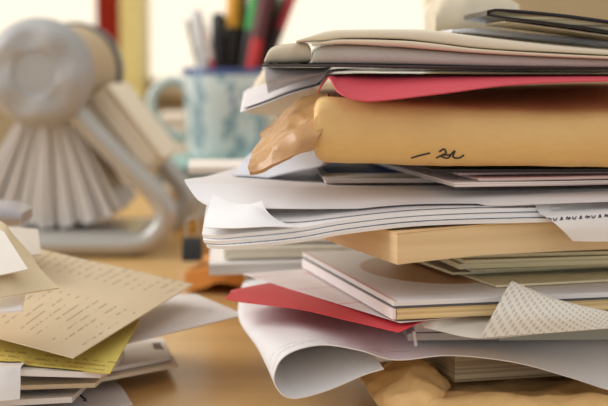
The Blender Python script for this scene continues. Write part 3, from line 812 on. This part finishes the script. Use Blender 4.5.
# newspapers and magazines on top
CREAM = paper((228, 216, 192)); TANP = paper((216, 198, 170))
o = folded('magazine', [(262, 64.5, 66.6), (330, 64.2, 67), (400, 65, 68), (480, 66.5, 68.6), (660, 68, 69.4)], .60, .15, paper((74, 68, 66), 0.35), square=True)
tag(o, 'thin dark grey magazine lying on the red folder and sagging pages', 'magazine')
o = folded('newspaper', [(312.5, 58, 61), (314.5, 51, 63.2), (322, 46, 63.5), (350, 45, 63.8), (400, 48, 64.2), (480, 54, 66), (560, 58, 67), (660, 62, 67.6)], .60, .15, printed((192, 190, 178), (90, 88, 90), 0.003, 0.01, strength=0.3), crumple=(0.0003, 50, 1))
tag(o, 'grey folded newspaper on the dark magazine', 'newspaper')
o = folded('newspaper', [(264, 60.5, 63), (270, 49, 62.8), (282, 44.5, 62.7), (300, 42.8, 62.6), (308, 44, 62.2), (311, 49, 61)], .605, .14, paper((206, 192, 168)), n=26, crumple=(0.0014, 60, 6))
tag(o, 'short crumpled cream newspaper at the pointed end of the top pile', 'newspaper')
o = folded('newspaper', [(313, 43.4, 44.6), (322, 42, 44.6), (345, 39.6, 44), (400, 40.5, 47), (430, 43, 49.5), (480, 49, 53.2), (560, 54, 57.2), (660, 58.5, 61.2)], .597, .15, TANP)
tag(o, 'reddish tan folded paper between grey newspaper and cream newspaper', 'newspaper')
o = folded('newspaper', [(296, 40.5, 42), (310, 36, 41), (326, 31, 40.5), (345, 29.5, 38), (400, 29, 39), (430, 30, 42), (480, 36.5, 48), (560, 45.5, 52.5), (660, 54, 57.6)], .60, .15, CREAM, crumple=(0.0004, 50, 2))
tag(o, 'wide cream newspaper bulging along the top of the pile', 'newspaper')
o = folded('paper_sheet', [(452, 29.5, 32), (480, 29, 34), (560, 36, 43), (660, 47, 52)], .66, .055, paper((224, 228, 236)), n=20)
tag(o, 'light blue grey folded paper under the folded magazine', 'paper')
o = folded('paper_bag', [(436, 10, 33), (446, -6, 35), (470, -12, 35), (500, -8, 34), (520, 4, 32)], .72, .07, paper((210, 198, 174)), n=26, crumple=(0.0022, 45, 3))
tag(o, 'crumpled cream paper bag lying behind the folded magazine', 'paper bag')
fm = thing('magazine', P(560, 26, .62), 'folded magazine with glossy black cover on top of everything', 'magazine')
BLK = paper((34, 32, 34), 0.25, 0.02)
folded('pages', [(489.5, 11.6, 14.4), (500, 11.6, 16), (560, 17.4, 23.2), (612, 24.4, 30.6), (660, 31, 37)], .6015, .085, pages((196, 186, 150), (70, 62, 50), 500), fm, n=30, square=True)
folded('front_cover', [(487, 10.4, 13), (500, 8.6, 11.4), (560, 13.6, 17.2), (612, 20.4, 24.2), (660, 27, 30.8)], .60, .087, BLK, fm, n=30)
folded('back_cover', [(487, 13.2, 15.6), (500, 16.2, 18), (560, 23.4, 25.6), (612, 30.8, 33), (660, 37.2, 39.4)], .60, .087, BLK, fm, n=30)
fm_extra = tag(folded('card', [(505, 20.6, 22.4), (560, 28, 30), (660, 42, 43.6)], .612, .07, paper((226, 208, 176)), n=14), 'cream card tucked beneath the folded black magazine', 'card')

# ================================================================== THE LEFT PILE, from the desk up
def quad(name, A, B, C, D, mat, lab, cat, t=0.0004, sag=0.0, group=None, edge=None, crumple=None, mids=None):
    """sheet with near corner A, then B, C, D round it (A-D is the near edge)"""
    rows = []
    for j in range(4):
        s = j/3; a = D.lerp(C, s); b = A.lerp(B, s)
        rows.append([a.lerp(b, i/4) + Vector((0, 0, sag*math.sin(PI*i/4)*math.sin(PI*s))) for i in range(5)])
    return tag(loft(name, rows, mat, t, 30, 16, edge=edge, crumple=crumple), lab, cat, group)
LP = 'papers in the left pile'
o = loft('letter', [[P(-40, 425, .575), P(40, 424, .585), P(100, 416, .595), P(133, 409, .603)],
                    [P(-40, 405, .60), P(40, 402, .605), P(95, 396, .615), P(124, 390, .625)],
                    [P(-40, 385, .63), P(40, 383, .635), P(80, 379, .645), P(108, 375, .655)],
                    [P(-40, 360, .68), P(40, 360, .68), P(70, 360, .68), P(95, 360, .68)]], paper((226, 220, 218)), 0.0006, 40, 18)
tag(o, 'white letter with curved edge and black ink marks, lowest of the left pile', 'letter', LP)
ink(o, [[(79, 394), (82, 397), (86, 400)], [(83, 401), (87, 402)]], 0.0006, plain((34, 32, 34), 0.6), parent=o)
quad('paper_sheet', P(72, 397, .58), P(98, 372, .66), P(-30, 372, .66), P(-60, 404, .57), paper((234, 230, 228)), 'white sheet with a straight cut edge, just above the ink marked letter', 'paper', 0.0022, group=LP)
quad('envelope', P(178, 364, .655), P(165, 344, .705), P(40, 344, .70), P(98, 379, .61), paper((232, 220, 200)), 'cream envelope jutting out beneath the yellow sheet', 'envelope', 0.0015, group=LP)
quad('envelope', P(172, 356, .66), P(163, 338, .71), P(40, 338, .71), P(100, 372, .618), paper((236, 230, 224)), 'white envelope lying on the cream envelope', 'envelope', 0.0018, group=LP)
quad('envelope', P(95, 383, .588), P(120, 362, .65), P(-30, 362, .65), P(-60, 388, .575), paper((230, 222, 210)), 'tan edged envelope second from the top under the yellow sheet', 'envelope', 0.0018, edge=pages((236, 226, 206), (218, 202, 172)), group=LP)
quad('paper_sheet', P(101, 372.5, .578), P(125, 355, .65), P(-30, 352, .65), P(-60, 368, .564), paper((236, 232, 230)), 'white sheet just under the yellow sheet', 'paper', 0.0022, group=LP)
o = loft('paper_sheet', [[P(-50, 402, .558), P(0, 401, .558), P(20, 399, .56)], [P(-50, 384, .561), P(0, 383, .561), P(20.5, 382, .563)], [P(-50, 368, .568), P(0, 367.5, .568), P(21, 366.5, .570)], [P(-50, 362, .60), P(0, 362, .60), P(30, 361, .60)]], paper((226, 222, 220)), 0.0004, 20, 16)
tag(o, 'white sheet bent down over the near edge of the left pile', 'paper', LP)
quad('paper_sheet', P(245, 314.5, .672), P(196, 294, .70), P(90, 296, .70), P(120, 345, .62), paper((226, 220, 216)), 'white sheet whose long point reaches furthest toward the tall stack', 'paper', 0.0005, 0.001, group=LP)
YP = printed((222, 202, 104), (150, 110, 60), 0.0055, 0.012, 0.36, 0.42, (0.01, 0.15, 0.002, 0.018), 0.65)
quad('yellow_sheet', P(110, 373, .572), P(140, 319, .642), P(0, 298, .68), P(-60, 357, .598), YP, 'yellow printed sheet sticking out under the tan form', 'paper', 0.0005, group=LP)
FM = printed((212, 192, 160), (112, 92, 76), 0.0048, 0.018, 0.20, 0.42, (0.010, 0.120, 0.004, 0.078), 0.5, swap=True, blank=(0.056, 0.078))
quad('form', P(73, 357.5, .568), P(193, 284, .68), P(40, 249, .70), P(-60, 322, .62), FM, 'large tan printed form with a sharp near corner', 'form', 0.0005, 0.002, group=LP, edge=paper((226, 212, 184)))
quad('paper_sheet', P(22, 310, .562), P(25, 293, .59), P(-60, 290, .60), P(-60, 316, .555), paper((236, 232, 230)), 'small white sheet lying between tan form and cream folder', 'paper', 0.0008, group=LP)
quad('paper_sheet', P(41, 254, .66), P(38, 229, .69), P(-50, 222, .70), P(-50, 262, .64), paper((204, 192, 178)), 'greyish sheet standing up behind the cream folder', 'paper', 0.0006, group=LP)
o = loft('folder', [[P(-50, 304, .555), P(0, 297, .563), P(30, 292, .572), P(59, 287.5, .583)],
                    [P(-50, 280, .565), P(0, 274, .572), P(25, 280, .580), P(54, 283, .588)],
                    [P(-50, 240, .60), P(0, 238, .605), P(18, 252, .603), P(40, 268, .602)],
                    [P(-50, 212, .63), P(0, 221, .63), P(13, 234, .625), P(32, 255, .62)]], paper((222, 204, 168)), 0.0006, 30, 20)
tag(o, 'cream folder with a pointed corner on top of the left pile', 'folder', LP)
quad('paper_sheet', P(28, 269, .5735), P(4, 232, .600), P(-50, 205, .62), P(-50, 285, .550), paper((232, 224, 214)), 'pale sheet with a blunt corner lying on the cream folder', 'paper', 0.0005, group=LP)
o = folded('tape_dispenser', [(-30, 205, 226), (0, 207, 227), (12, 209, 226), (21, 214, 224)], .72, .03, plain((176, 172, 176), 0.35, 0.3), n=14)
tag(o, 'small silvery tape dispenser behind the left pile', 'tape dispenser')
LEFT = [o for o in COL.objects if o.get('group') == LP]
for k, o in enumerate(LEFT): settle(o, [desk] + LEFT[:k], 0.0006, 0.005)
we = [o for o in COL.objects if o.get('label') == 'white envelope lying on the cream envelope'][0]
bpy.context.view_layer.update()
loft('stamp', [on_surface(we, [(154, 349), (164, 349.5), (173, 352)]), on_surface(we, [(152, 343), (160, 342.5), (168, 344)])], plain((104, 78, 62), 0.6), 0.0002, 12, 6, we)
